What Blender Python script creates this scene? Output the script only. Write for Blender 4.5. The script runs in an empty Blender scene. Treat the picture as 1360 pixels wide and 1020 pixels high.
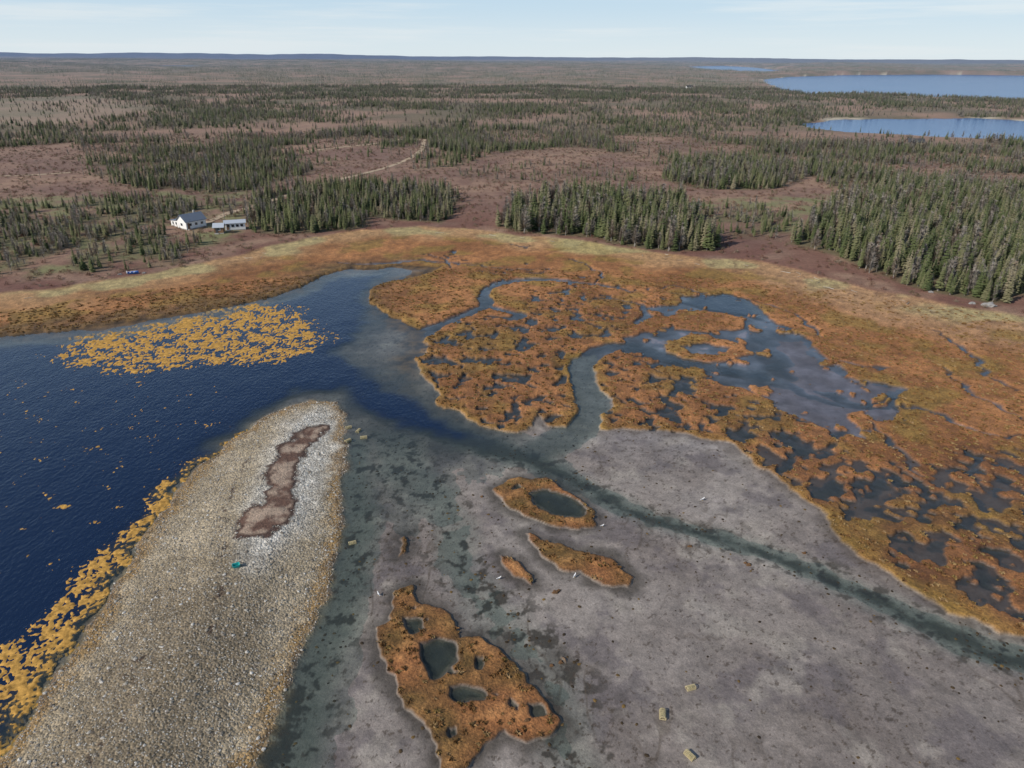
import bpy, bmesh, math, random
import numpy as np
from mathutils import Matrix, Vector
random.seed(7); rng=np.random.default_rng(11)
scene=bpy.context.scene
# ---------------------------------------------------------------- camera (drone at 60 m)
H=60.0; PITCH=math.radians(24.7); ROLL=math.radians(0.34); FPX=944.0
F=np.array([0,math.cos(PITCH),-math.sin(PITCH)]); U0=np.array([0,math.sin(PITCH),math.cos(PITCH)]); R0=np.array([1.,0,0])
R=R0*math.cos(ROLL)+U0*math.sin(ROLL); U=U0*math.cos(ROLL)-R0*math.sin(ROLL)
cam=bpy.data.cameras.new("camera"); co=bpy.data.objects.new("camera",cam); scene.collection.objects.link(co)
cam.sensor_width=36; cam.lens=FPX/1360*36; cam.clip_start=0.5; cam.clip_end=80000
m=Matrix(((R[0],U[0],-F[0],0),(R[1],U[1],-F[1],0),(R[2],U[2],-F[2],H),(0,0,0,1)))
co.matrix_world=m; scene.camera=co
def G(pts):
    """survey points (measured in the aerial photograph) -> ground metres"""
    o=[]
    for (u,v) in pts:
        d=F+(u-680)/FPX*R-(v-510)/FPX*U
        t=-H/d[2]; o.append((d[0]*t,d[1]*t))
    return o
def C(r,g,b):
    f=lambda c:(c/255/12.92 if c/255<=0.04045 else ((c/255+0.055)/1.055)**2.4)
    return np.array([f(r),f(g),f(b)])
def sm(a,b,x):
    t=np.clip((x-a)/(b-a),0,1); return t*t*(3-2*t)
def mix(a,b,k):
    if np.ndim(a)==2 or np.ndim(b)==2 or (np.ndim(a)==1 and len(a)==3): k=np.asarray(k)[...,None]
    return a*(1-k)+b*k
# ---------------------------------------------------------------- noise
_p=np.random.default_rng(5).permutation(256).astype(np.int32); PT=np.concatenate([_p,_p])
_a=np.arange(256)/256*2*np.pi; GX=np.cos(_a).astype(np.float32); GY=np.sin(_a).astype(np.float32)
def perlin(x,y,seed=0):
    x=x+seed*37.17; y=y+seed*91.73
    xf=np.floor(x); yf=np.floor(y); fx=(x-xf).astype(np.float32); fy=(y-yf).astype(np.float32)
    xi=xf.astype(np.int64)&255; yi=yf.astype(np.int64)&255
    def g(ix,iy,dx,dy):
        h=PT[PT[ix&255]+(iy&255)]; return GX[h]*dx+GY[h]*dy
    u=fx*fx*fx*(fx*(fx*6-15)+10); v=fy*fy*fy*(fy*(fy*6-15)+10)
    a=g(xi,yi,fx,fy); b=g(xi+1,yi,fx-1,fy); c=g(xi,yi+1,fx,fy-1); d=g(xi+1,yi+1,fx-1,fy-1)
    return ((a+(b-a)*u)*(1-v)+(c+(d-c)*u)*v)*1.5
def fbm(x,y,s,o=3,seed=0,g=.5):
    r=0;a=1
    for i in range(o):
        r=r+a*perlin(x/s,y/s,seed+i*3); s=s/2.03; a*=g
    return r
def sdpoly(w,X,Y,margin=10.0):
    w=np.asarray(w,float); out=np.full(X.shape,-float(margin))
    x0,y0=w.min(0)-margin; x1,y1=w.max(0)+margin
    idx=np.nonzero((X>x0)&(X<x1)&(Y>y0)&(Y<y1))[0]
    if len(idx)==0: return out
    x=X[idx]; y=Y[idx]; d=np.full(x.shape,1e18); ins=np.zeros(x.shape,bool); n=len(w)
    for i in range(n):
        ax,ay=w[i]; bx,by=w[(i+1)%n]; ex=bx-ax; ey=by-ay; L=ex*ex+ey*ey+1e-9
        t=np.clip(((x-ax)*ex+(y-ay)*ey)/L,0,1); dx=x-ax-t*ex; dy=y-ay-t*ey
        d=np.minimum(d,dx*dx+dy*dy)
        if ay!=by:
            c=((ay>y)!=(by>y))&(x<ex*(y-ay)/(by-ay)+ax); ins^=c
    d=np.sqrt(d); out[idx]=np.maximum(np.where(ins,d,-d),-margin); return out
def sdline(w,wd,X,Y,margin=10.0):
    w=np.asarray(w,float); out=np.full(X.shape,-float(margin)); m2=margin+max(wd)
    x0,y0=w.min(0)-m2; x1,y1=w.max(0)+m2
    idx=np.nonzero((X>x0)&(X<x1)&(Y>y0)&(Y<y1))[0]
    if len(idx)==0: return out
    x=X[idx]; y=Y[idx]; best=np.full(x.shape,-float(margin))
    for i in range(len(w)-1):
        ax,ay=w[i]; ex=w[i+1][0]-ax; ey=w[i+1][1]-ay; L=ex*ex+ey*ey+1e-9
        t=np.clip(((x-ax)*ex+(y-ay)*ey)/L,0,1); dd=np.hypot(x-ax-t*ex,y-ay-t*ey)
        best=np.maximum(best,wd[i]*(1-t)+wd[i+1]*t-dd)
    out[idx]=best; return out
def smoothline(pts,wd,it=2):
    p=np.asarray(pts,float); w=np.asarray(wd,float)
    for _ in range(it):
        q=[p[0]]; v=[w[0]]
        for i in range(len(p)-1):
            q+= [p[i]*.75+p[i+1]*.25,p[i]*.25+p[i+1]*.75]; v+=[w[i]*.75+w[i+1]*.25,w[i]*.25+w[i+1]*.75]
        q.append(p[-1]); v.append(w[-1]); p=np.array(q); w=np.array(v)
    return p,list(w)
# ---------------------------------------------------------------- site survey
MARSH=G([(-600,440),(-200,415),(0,392),(80,385),(150,375),(230,360),(300,345),(350,333),(400,320),(480,308),(560,303),(640,308),(700,316),(760,320),(850,335),(930,345),(1000,347),(1060,362),(1130,382),(1200,396),(1260,408),(1360,425),(1700,490)])+[(500,60),(500,-400),(-500,-400),(-500,60)]
BASIN=G([(-600,505),(-200,470),(0,447),(60,441),(120,434),(180,426),(250,416),(310,405),(365,393),(400,380),(430,364),(470,355),(500,358),(525,352),(560,354),(592,353),(575,362),(545,370),(520,374),(495,382),(490,400),(510,415),(545,432),(566,440),(564,455),(572,470),(548,478),(556,492),(578,512),(582,530),(605,548),(650,570),(690,574),(703,568),(716,552),(732,564),(750,567),(766,550),(766,522),(756,498),(757,478),(790,470),(788,490),(798,520),(815,542),(796,552),(797,570),(880,573),(960,588),(1010,618),(1060,655),(1100,690),(1120,720),(1180,762),(1260,812),(1360,850),(1800,985)])+[(400,-300),(-400,-300),(-400,60)]
DEEP=G([(-600,520),(-200,485),(0,457),(150,447),(300,418),(400,390),(440,368),(520,362),(500,376),(484,392),(490,412),(485,440),(455,468),(505,502),(560,530),(600,560),(640,580),(600,584),(540,572),(470,548),(450,520),(400,526),(350,550),(300,585),(240,645),(190,715),(150,785),(120,845),(60,915),(0,1000),(-60,1080)])+[(-200,-200),(-400,-200),(-400,60)]
SHAL=G([(440,380),(560,440),(560,480),(600,560),(740,590),(760,612),(680,625),(600,640),(560,700),(585,760),(540,740),(500,700),(440,1050),(330,1060),(440,760),(460,600)])
RPOND=G([(855,408),(900,405),(915,392),(960,388),(990,395),(1005,410),(1040,430),(1080,462),(1125,490),(1130,502),(1165,507),(1205,520),(1190,545),(1155,560),(1153,585),(1110,582),(1060,555),(1010,525),(950,505),(900,490),(860,477),(825,468),(835,448),(880,438),(898,424),(870,415)])
RPDEEP=G([(905,402),(925,390),(965,388),(990,397),(1003,412),(1020,428),(990,420),(940,412)])
RPMUD=G([(1010,445),(1060,455),(1110,500),(1180,515),(1190,540),(1150,585),(1100,580),(1060,553),(1000,520),(1050,505),(1035,475)])
ISLETS=[G(p) for p in [
 [(882,425),(905,413),(950,414),(995,425),(990,438),(940,441),(900,438)],
 [(885,455),(920,445),(970,452),(997,468),(960,480),(910,479),(885,466)],
 [(895,492),(930,490),(945,500),(915,503)],[(1120,484),(1140,480),(1152,494),(1128,500)],[(1150,528),(1175,524),(1190,534),(1165,541)],
 [(1128,556),(1150,548),(1166,566),(1140,574)],[(1000,516),(1022,512),(1030,524),(1010,528)]]]
RHOLE=G([(905,461),(940,454),(972,464),(950,472),(915,470)])
RPCH,RPW=smoothline(G([(830,462),(900,478),(960,490),(1010,496),(1045,480),(1020,455),(1000,430)]),[1.6,1.8,1.5,1.2,1.2,1.4,2],2)
RPC2,RPW2=smoothline(G([(1010,496),(1060,520),(1100,535),(1140,540),(1190,528)]),[1.0,.9,.9,.9,1.2],2)
MISL=[G(p) for p in [
 [(655,650),(680,636),(720,636),(748,648),(775,666),(793,682),(792,698),(770,703),(735,698),(700,690),(670,672)],
 [(700,711),(740,722),(790,734),(815,743),(842,768),(835,781),(800,778),(770,758),(745,760),(720,735),(702,722)],
 [(668,738),(685,743),(708,765),(704,776),(686,767),(670,752)],
 [(505,830),(522,822),(526,785),(545,778),(555,800),(575,808),(600,815),(612,850),(640,846),(670,868),(700,905),(730,935),(747,960),(735,982),(700,987),(668,973),(640,998),(612,1024),(585,1024),(578,990),(562,960),(540,940),(525,900),(505,875)],
 [(529,716),(535,711),(539,735),(531,738)],[(745,880),(744,876),(749,878),(748,883)]]]
MHOLE=[smoothline(G(p+[p[0]]),[0]*(len(p)+1),2)[0] for p in [
 [(703,656),(725,650),(748,655),(782,674),(776,690),(742,688),(712,674)],
 [(560,857),(585,848),(612,862),(608,886),(580,910),(558,893)],
 [(598,916),(622,909),(648,918),(640,932),(612,937),(598,927)],
 [(535,822),(560,822),(566,838),(545,845),(535,835)],
 [(703,940),(722,935),(732,948),(712,953)]]]
P2=G([(566,438),(600,425),(640,420),(690,418),(700,385),(760,385),(820,395),(850,410),(850,430),(830,445),(790,455),(760,475),(755,490),(768,520),(766,550),(745,568),(650,572),(590,535),(548,478)])
P3=G([(790,470),(860,470),(940,505),(1050,545),(1150,590),(1215,640),(1150,690),(1060,655),(960,590),(800,570)])
LR=G([(930,555),(1000,560),(1100,590),(1180,620),(1240,590),(1360,585),(1700,650),(1700,960),(1360,850),(1180,762),(1100,690),(1060,655)])
PA=G([(600,330),(860,380),(1000,390),(1130,480),(1260,560),(1230,610),(1130,500),(1040,440),(940,395),(850,410),(690,395),(560,350)])
C1,C1W=smoothline(G([(840,388),(800,380),(740,372),(690,372),(655,378),(641,392),(650,406),(625,416),(592,428),(556,446)]),[.6,1.2,1.5,1.6,1.8,1.6,2.0,1.7,1.6,2.4],1)
C1b=G([(645,408),(668,412),(692,418),(680,424),(650,420)]); 
C2,C2W=smoothline(G([(1010,500),(940,488),(880,474),(835,458),(798,464),(774,480),(770,505),(786,535),(778,560),(750,584),(715,600)]),[2,2.2,2.0,2.2,2.4,2.3,2.1,2.2,2.4,2.6,2.0],2)
C3=G([(450,350),(480,352),(520,350),(560,346),(600,350),(640,352)]); 
C4=G([(845,430),(862,420),(850,405),(815,398)])
CREEKS=[G(p) for p in [[(682,325),(700,330),(706,327)],[(1150,560),(1185,590),(1225,635)],[(1120,480),(1150,490),(1180,488)],
  [(1240,440),(1290,470),(1310,500),(1350,520)],[(1255,490),(1300,530),(1360,560)],[(760,345),(800,365),(790,378)],[(560,338),(590,345),(600,356)],[(940,395),(900,380),(860,385)],
  [(1190,540),(1240,545),(1290,575),(1360,580)],[(1090,520),(1150,540),(1190,530)],[(1000,400),(1060,420),(1090,450)],[(620,352),(680,360),(740,358)]]]
M1,M1W=smoothline(G([(560,560),(640,590),(720,615),(790,655),(860,690),(960,715),(1060,750),(1150,790),(1240,835),(1360,880),(1700,1010)]),[2.2,2.0,1.5,1.1,.8,.7,.7,.9,1.1,1.4,2.5],2)
M2,M2W=smoothline(G([(520,580),(545,640),(600,690),(615,770),(680,850),(720,900),(755,960),(800,1060)]),[2.5,2.2,1.6,1.1,1.1,1.2,1.3,1.3],2)
M3,M3W=smoothline(G([(470,590),(470,650),(470,700),(455,780),(425,860),(395,940),(365,1050)]),[1.5,2,2.2,2.2,2.1,2.1,2.3],2)
SPIT=G([(385,540),(420,531),(446,534),(456,548),(457,600),(453,680),(446,740),(425,800),(392,880),(362,960),(335,1022),(310,1110),(-150,1250),(-60,1080),(20,985),(60,920),(120,850),(150,790),(190,720),(240,650),(300,590),(350,555)])
SPITVEG=G([(402,574),(430,568),(424,583),(408,602),(394,624),(390,650),(392,672),(380,698),(354,718),(318,722),(310,700),(342,682),(362,658),(352,645),(366,618),(386,592)])
SPITLIGHT=G([(390,545),(440,537),(452,560),(448,620),(420,680),(390,735),(350,768),(318,778),(305,720),(335,650),(362,590)])
KELPP=G([(60,470),(100,447),(170,436),(250,418),(340,402),(400,405),(445,438),(432,468),(350,483),(260,492),(190,503),(130,495),(70,482)])
KELPS=G([(330,566),(300,592),(240,652),(190,722),(150,792),(120,852),(60,920),(0,1000),(-60,1080),(-250,1080),(-60,930),(0,870),(50,810),(90,765),(140,715),(190,665),(250,610)])
KELPW=G([(-100,500),(200,500),(330,520),(300,580),(150,700),(0,850),(-300,1000),(-400,600)])
LAKES=[G(p) for p in [
 [(1012,106),(1050,102),(1130,99.5),(1250,99),(1360,100),(1800,103),(1800,142),(1360,134),(1280,131),(1200,127),(1130,124),(1080,126),(1040,119),(1022,112)],
 [(1072,165),(1120,158.5),(1200,158),(1290,157),(1360,160),(1800,168),(1800,205),(1360,187),(1310,184),(1270,182),(1200,178),(1120,176),(1085,171)],
 [(905,88.5),(960,87.3),(1000,89.5),(1050,95),(1010,98),(960,95),(930,92.5)]]]
CLA=[(G([(335,312),(335,272),(400,255),(520,252),(600,262),(604,278),(590,302),(500,292),(470,306),(400,311)]),.85,6.2),
     (G([(658,303),(680,282),(760,268),(860,272),(905,278),(950,325),(945,340),(900,342),(820,328),(740,314),(690,310)]),1.0,8.6),
     (G([(1055,328),(1090,295),(1130,265),(1200,255),(1280,258),(1360,275),(1800,330),(1800,440),(1360,398),(1290,402),(1200,382),(1130,352)]),.95,7.8),
     (G([(878,247),(890,225),(960,215),(1040,225),(1075,243),(1010,262),(930,258)]),.8,6.4),
     (G([(-300,350),(-300,275),(0,278),(80,285),(180,272),(320,275),(330,305),(325,315),(240,335),(232,360),(130,366),(95,335),(0,372)]),.50,4.6),
     (G([(905,290),(1000,285),(1060,300),(1050,325),(960,320)]),.4,4.6),
     (G([(180,205),(340,200),(410,215),(350,250),(210,248)]),.55,5.0),
     (G([(600,235),(700,222),(850,232),(870,250),(740,252),(620,250)]),.12,4.2)]
BELT=G([(-900,250),(-200,245),(0,205),(100,195),(130,240),(200,262),(330,262),(400,240),(450,215),(545,212),(560,232),(620,222),(650,208),(760,202),(850,212),(870,225),(960,212),(1060,240),(1120,262),(1200,250),(1360,270),(1800,320)])+[(60000,60000),(-60000,60000)]
CLEAR=[G(p) for p in [[(-300,120),(0,134),(120,130),(210,145),(150,163),(60,170),(-300,175)],[(480,170),(560,150),(620,152),(600,165),(520,180)],
   [(820,185),(930,190),(1010,200),(960,214),(860,212),(800,200)],[(640,185),(700,180),(760,190),(700,200),(640,198)],[(350,205),(430,196),(500,198),(470,215),(390,228)],
   [(200,185),(300,180),(330,200),(250,215)],[(1000,140),(1040,145),(1030,152),(980,148)],[(0,100),(300,104),(200,110),(-200,112)]]]
GRN=[G(p) for p in [[(-200,290),(0,270),(100,265),(330,262),(330,320),(220,345),(100,365),(0,380),(-200,400)],[(900,275),(1100,265),(1120,285),(1050,320),(950,300)]]]
MISG=G([(718,322),(760,318),(835,328),(842,338),(790,342),(740,336)])
ROADS=[(G([(563,190),(561,205),(548,215),(512,230),(480,240)]),1.6),(G([(405,207),(440,203),(490,198),(535,190),(560,190)]),1.6),
       (G([(-60,243),(50,240),(96,237)]),1.5),(G([(262,308),(285,300),(305,290),(335,284),(380,268),(480,240)]),1.5),(G([(480,240),(440,250),(380,268)]),1.3)]
# ---------------------------------------------------------------- tree density
def treeD(X,Y):
    wx=X+4*perlin(X/22,Y/22,3); wy=Y+6*perlin(X/22,Y/22,4)
    r=np.hypot(X,Y)
    b=sdpoly(BELT,wx,wy,60)
    n=fbm(X,Y,150,3,21)*1.0+fbm(X,Y,34,3,25)*.8
    bd=sm(-8,10,b)*np.clip(.36+.85*n,0.05,.85)
    for c in CLEAR:
        bd=bd*(1-.85*sm(-10,12,sdpoly(c,wx,wy,14)))
    d=bd; h=5.2+1.5*fbm(X,Y,60,2,31)
    for p,dd,hh in CLA:
        s=sm(-2,2.5,sdpoly(p,wx,wy,6))*dd
        s=s*np.clip(.85+.5*fbm(X,Y,14,2,44),.3,1) if dd>.6 else s*np.clip(.8+1.6*fbm(X,Y,20,2,44),.05,1.3)
        h=np.where(s>d,hh,h); d=np.maximum(d,s)
    for L in LAKES:
        s=sdpoly(L,X,Y,30); d=d*(s<-5)
    mm=sdpoly(MARSH,X,Y,10); d=d*(mm<-2.5)
    for p,w in ROADS: d=d*(sdline(p,[w+1.4]*len(p),X,Y,3)<0)
    hs=sdpoly(G([(222,326),(222,302),(262,293),(322,296),(338,318),(280,328)]),X,Y,3); d=d*(hs<0)
    return d,h
# ---------------------------------------------------------------- terrain
def terrain(X,Y,full=True):
    N=len(X); r=np.hypot(X,Y)
    sdM=sdpoly(MARSH,X+1.5*perlin(X/11,Y/11,1),Y+2.2*perlin(X/11,Y/11,2),80)
    up=-sdM
    z=.75+2.0*sm(0,70,up)+.8*perlin(X/70,Y/70,7)*sm(5,40,up)+sm(1800,6000,r)*(14+20*fbm(X,Y,1700,2,9))
    az=np.arctan2(X,Y)
    z=z+sm(9000,13500,r)*(22+40*np.clip(perlin(az*5+3,az*0+1.5,2)+.2,-.2,1)+30*sm(.08,-.35,az)+8*perlin(az*40,r/3000,5))
    n60=fbm(X,Y,55,3,12); n8=fbm(X,Y,9,3,13)
    col=mix(C(124,96,84)[None],C(156,126,104)[None],np.clip(.5+.9*n60,0,1))
    col=mix(col,C(104,74,64)[None],np.clip(.3+1.3*n8,0,1)*.5)
    edge=sm(45,4,up)*sm(-.5,.4,fbm(X,Y,16,2,15)+.1)
    col=mix(col,C(110,70,60)[None],edge*.7)
    for g in GRN:
        k=sm(-4,6,sdpoly(g,X+3*n8,Y+3*n8,12))*np.clip(.45+1.3*fbm(X,Y,13,3,16),0,1)
        col=mix(col,C(124,126,84)[None],k*.85)
    d,_=treeD(X,Y)
    col=mix(col,C(100,96,68)[None],np.clip(d*1.2,0,.8))
    far=sm(350,900,r)
    fn=fbm(X,Y,120,4,18)
    col=mix(col,mix(C(100,94,68)[None],C(154,124,104)[None],np.clip(.5+1.2*fn,0,1)),far*.75)
    k=sm(-25,25,sdpoly(CLEAR[0],X+20*perlin(X/50,Y/50,8),Y+20*perlin(X/50,Y/50,9),26)); col=mix(col,C(150,140,118)[None],k*.35)
    grass=np.ones(N)*.6; grav=np.zeros(N); mud=np.zeros(N); wet=np.zeros(N); kel=np.full(N,-1.0)
    s=np.full(N,-60.0)
    for L in LAKES: s=np.maximum(s,sdpoly(L,X+9*perlin(X/60,Y/60,40),Y+16*perlin(X/60,Y/60,41),60))
    z=np.where(s>-59,mix(mix(z,1.2,sm(-58,-10,s)),-.8,sm(-8,2,s)),z); col=mix(col,C(190,178,154)[None],sm(-14,-4,s)*sm(2,-2,s)*sm(-.1,.2,perlin(X/120,Y/120,3)))
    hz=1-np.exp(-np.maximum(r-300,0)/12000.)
    col=mix(col,np.array([.26,.33,.43])[None],hz*.85)  # atmospheric haze painted into the ground colour, stronger with distance from origin
    col=mix(col,mix(np.array([.15,.19,.26]),np.array([.085,.14,.25]),sm(.25,-.2,az)),sm(8500,11000,r)*.8)  # horizon hills tinted blue in colour, painted aerial perspective
    nr=np.nonzero((r<470)&(sdM>-14))[0]
    if len(nr):
        x=X[nr]; y=Y[nr]; s_M=sdM[nr]; cz=z[nr]; cc=col[nr]; n=len(nr)
        pa=perlin(x/12,y/12,50); pb=perlin(x/12,y/12,51); qa=perlin(x/4,y/4,52); qb=perlin(x/4,y/4,53)
        ra=perlin(x/1.4,y/1.4,54); rb=perlin(x/1.4,y/1.4,55); f1=perlin(x/.55,y/.55,56)
        ax=x+1.7*pa+.9*qa+.35*ra; ay=y+2.0*pb+1.1*qb+.35*rb
        bx=x+.5*pa+.6*qa+.32*ra; by=y+.5*pb+.7*qb+.32*rb
        n20=fbm(x,y,22,3,60); n3=fbm(x,y,3.0,3,61); n6=fbm(x,y,7,2,62)
        sB=sdpoly(BASIN,bx+.5*qb,by+.6*qa,12); sLR=sdpoly(LR,ax,ay,8)
        s2=sdpoly(P2,bx,by,6); s3=sdpoly(P3,ax,ay,6)
        left=sm(-14,-24,x)
        # ---- marsh
        mk=sm(-1.2,.6,s_M)
        mcol=mix(C(174,120,74)[None],C(138,92,54)[None],np.clip(.5+.9*n20,0,1))
        mcol=mix(mcol,C(182,146,104)[None],sm(24,4,s_M+7*n20)*.85)
        rgt=sm(60,95,x)*sm(30,14,s_M-.05*x+8*n20)
        mcol=mix(mcol,C(174,136,100)[None],rgt*.7)
        mcol=mix(mcol,C(172,158,104)[None],sm(-1,3,sdpoly(MISG,ax,ay,5))*.8)
        mcol=mix(mcol,C(176,162,114)[None],sm(.35,.7,fbm(x,y,18,2,63)+.55*sm(14,3,s_M))*sm(20,6,s_M)*.8)
        mcol=mix(mcol,C(140,114,54)[None],sm(.0,.45,fbm(x,y,14,3,65))*sm(8,16,s_M)*.7)
        mcol=mix(mcol,C(142,112,50)[None],sm(-3.4,-.4,sB+1.2*n3)*.65)
        mcol=mix(mcol,C(112,74,46)[None],np.maximum(sm(-2,3,sLR),.6*sm(-1,2,np.maximum(s2,s3)))*np.clip(.6+n6,0,1)*.75)
        mcol=mcol*(1+.32*n3+.14*f1)[:,None]
        lf=sm(-20,-50,x)*sm(-14,-2,sB+2.5*n6)
        mcol=mix(mcol,mix(C(80,62,44)[None],C(126,98,62)[None],np.clip(.5+n3,0,1)),lf*.85)
        streak=sm(.10,.0,np.abs(fbm(x+.4*y,y*.5,7,2,67)))*sm(30,60,x)*sm(26,6,s_M)
        mcol=mix(mcol,C(104,76,60)[None],streak*.6)
        cc=mix(cc,mcol,mk); cz=mix(cz,.42+.12*n6+.10*n3+.05*f1,mk); g=np.ones(n)
        mu=np.zeros(n); gv=np.zeros(n); wt=np.zeros(n)
        # ---- pools and creeks
        pn=perlin(x/4.6+.3*qb,y/5.0+.3*qa,70)+.6*perlin(x/2.0,y/2.2,71)+.32*ra+.12*f1
        thr=np.full(n,1.6); thr=mix(thr,.62,sm(-1,3,sdpoly(PA,ax,ay,6)))
        thr=mix(thr,.24,sm(-1,2,s2)); thr=mix(thr,.20,sm(-1,2,s3)); thr=mix(thr,-.08+.16*n20,sm(-1,4,sLR))
        pw=(pn-thr)*2.4
        c2=sdline(C2,C2W,bx,by,8)
        c=np.maximum(sdline(C1,C1W,bx,by,6),c2)
        c=np.maximum(c,sdline(C1b,[1.2,1.4,1.6,1.4,.8],bx,by,6)); c=np.maximum(c,sdline(C3,[.5,.8,1.3,1.0,.6,.3],bx,by,6))
        c=np.maximum(c,sdline(C4,[.8,1.2,.8,.3],bx,by,6))
        for q in CREEKS: c=np.maximum(c,sdline(q,[.3]+[.6]*(len(q)-2)+[.3],bx+.8*qa,by+1.2*qb,3))
        rp=sdpoly(RPOND,bx+.9*qa+.8*pa,by+1.2*qb+.8*pb,10)
        for q in ISLETS: rp=np.minimum(rp,-sdpoly(q,bx+.4*qa,by+.6*qb,10))
        rp=np.maximum(rp,sdpoly(RHOLE,bx,by,4))
        rp=np.minimum(rp,(.62-pn-.25*qa)*3+2.0*sm(3,7,rp))      # grassy hummocks fringing the pond
        rm=sdpoly(RPMUD,ax,ay,5); rc=np.maximum(sdline(RPCH,RPW,ax,ay,6),sdline(RPC2,RPW2,ax,ay,6))
        w=np.maximum(np.maximum(pw,c),rp)
        k=sm(-.30,.22,w)*mk
        zp=-.01-.20*sm(.1,1.5,w)+.08*n3
        zp=np.where(rp>.0,-.03+.05*n6+.09*sm(-2,3,rm)+.03*n3-.6*sm(-1,2,sdpoly(RPDEEP,x,y,5))-.25*sm(-1.5,.5,c)-.16*sm(-1.2,.6,rc),zp)
        zp=mix(zp,np.maximum(zp,.02+.07*n3),sm(-1,3,sLR)*sm(.25,-.1,n6))
        pc=mix(C(72,64,58)[None],C(122,122,132)[None],np.clip(.4+.8*n6,0,1)*sm(-.3,1.2,np.maximum(rp,c)))
        pc=mix(pc,C(92,90,98)[None],sm(-2,3,rm)*.7*(rp>0))
        cc=mix(cc,pc*(1+.3*n3)[:,None],k); cz=mix(cz,zp,k); mu=np.maximum(mu,k); g=g*(1-k); wt=np.maximum(wt,k*.8)
        # ---- basin
        kb=sm(-.30,.25,sB)
        shoal=sm(-8,9,sdpoly(SHAL,ax,ay,10)+1.5*n6); dp=sdpoly(DEEP,x+1.2*qa,y+1.5*qb,14)+1.2*n6
        m1=sdline(M1,M1W,x+.9*qa+.3*ra,y+.9*qb+.3*rb,10); m2=sdline(M2,M2W,ax,ay,10); m3=sdline(M3,M3W,bx,by,10)
        zb=.07+.035*n20+.024*n3
        zb=zb-.15*shoal-.14*sm(-2.8,1.0,m1)-.08*sm(-3.5,1.5,m2)-.18*sm(-3.5,2.2,m3)-.22*sm(-2.5,1.0,c2)-2.0*sm(-1,9,dp)-.32*sm(-9,1,dp)
        sSp=sdpoly(SPIT,bx,by,12)
        mc=mix(C(150,141,133)[None],C(122,112,105)[None],np.clip(.5+.8*n20,0,1))
        mc=mix(mc,C(156,154,157)[None],sm(95,125,y)*sm(0,25,x)*.7)
        mc=mix(mc,C(106,96,90)[None],sm(85,55,y)*sm(-5,25,x)*.45)
        mc=mix(mc,C(100,92,92)[None],sm(.05,.6,fbm(x,y,9,5,80,.6))*.65)
        mc=mix(mc,C(166,157,145)[None],sm(.15,.7,fbm(x,y,12,5,88,.6))*.5)
        rip=fbm(x*.6+y*.5,y*.55-x*.2,1.6,3,86); mc=mc*(1+.14*n3+.09*f1+.16*rip)[:,None]
        edgeb=sm(3.5,.1,sB+.8*n3)
        mc=mix(mc,C(96,86,76)[None],edgeb*.6*(1-left)); mc=mix(mc,mix(C(60,48,34)[None],C(110,84,50)[None],np.clip(.5+n3,0,1)),left*sm(9,1,sB))
        ch=np.maximum(np.maximum(sm(-3.0,.6,m1),.75*sm(-3.5,1,m2)),np.maximum(sm(-3,1,m3),sm(-2.5,0,c2)*.6))
        mc=mix(mc,C(118,122,110)[None],ch*.7)
        core=sm(-1.0,.6,m1-.3+1.0*n3+.35*f1); mc=mix(mc,C(54,52,38)[None],core*.8)
        wd=sm(.22,.62,fbm(x,y,2.6,4,82,.62)+.35*fbm(x,y,14,2,83))*np.maximum(np.maximum(sm(-5,-1,m1)*.9,sm(-7,-1,m2)),sm(-5,0,m3))
        mc=mix(mc,C(50,44,33)[None],wd*.85)
        strip=sm(.10,.02,np.abs(fbm(x*.8,y*.35,5,3,140)))*sm(.1,.5,fbm(x,y,16,2,143)); mc=mix(mc,C(74,62,48)[None],strip*.45)
        speck=sm(.55,.85,fbm(x,y,.9,4,84,.75)+.25*(n20+.6*n6)); mc=mix(mc,C(70,58,46)[None],speck*.7)
        cc=mix(cc,mc,kb); cz=mix(cz,zb,kb); mu=mix(mu,1.0,kb); g=g*(1-kb); wt=mix(wt,.45+.45*ch+.3*n6,kb)
        # ---- marsh islands
        sI=np.full(n,-10.)
        for q in MISL: sI=np.maximum(sI,sdpoly(q,x+.35*pa+.45*qa+.32*ra,y+.35*pb+.5*qb+.32*rb,10))
        sH=np.full(n,-10.)
        for q in MHOLE: sH=np.maximum(sH,sdpoly(q,x+.35*qa+.35*ra,y+.35*qb+.35*rb,10))
        sH=np.maximum(sH,np.minimum((pn-.78)*2.0,sI-.6))
        sI2=np.minimum(sI,-sH)
        rim=sm(-2.6,-.1,sI+.9*n3)*sm(.1,-.2,sI2); cc=mix(cc,C(66,60,52)[None],rim*.8*kb)
        ic=mix(C(158,106,64)[None],C(116,88,46)[None],np.clip(.5+1.0*n6,0,1)); ic=mix(ic,C(178,130,80)[None],np.clip(n3,0,1)*.5)*(1+.3*n3+.15*f1)[:,None]
        ic=mix(ic,C(84,60,38)[None],sm(.7,.05,sI2)*.6)
        ki=sm(-.10,.18,sI2)*kb
        cc=mix(cc,ic,ki); cz=mix(cz,.34+.10*n3+.05*f1,ki); g=np.maximum(g,ki); mu=mu*(1-ki); wt=wt*(1-ki)
        kh=sm(-.05,.3,sH)*sm(-.2,.2,sI)*kb; cz=mix(cz,.03-.30*sm(.2,1.8,sH)+.08*n3,kh); cc=mix(cc,C(60,60,50)[None]*(1+.5*n3)[:,None],kh)
        # ---- gravel spit
        ks=sm(-1.6,.6,sSp+.3*n3)
        zs=.10+1.25*sm(0,13,sSp)+.04*n3
        sc=mix(C(144,130,106)[None],C(164,150,126)[None],np.clip(.5+.8*n6,0,1))
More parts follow.
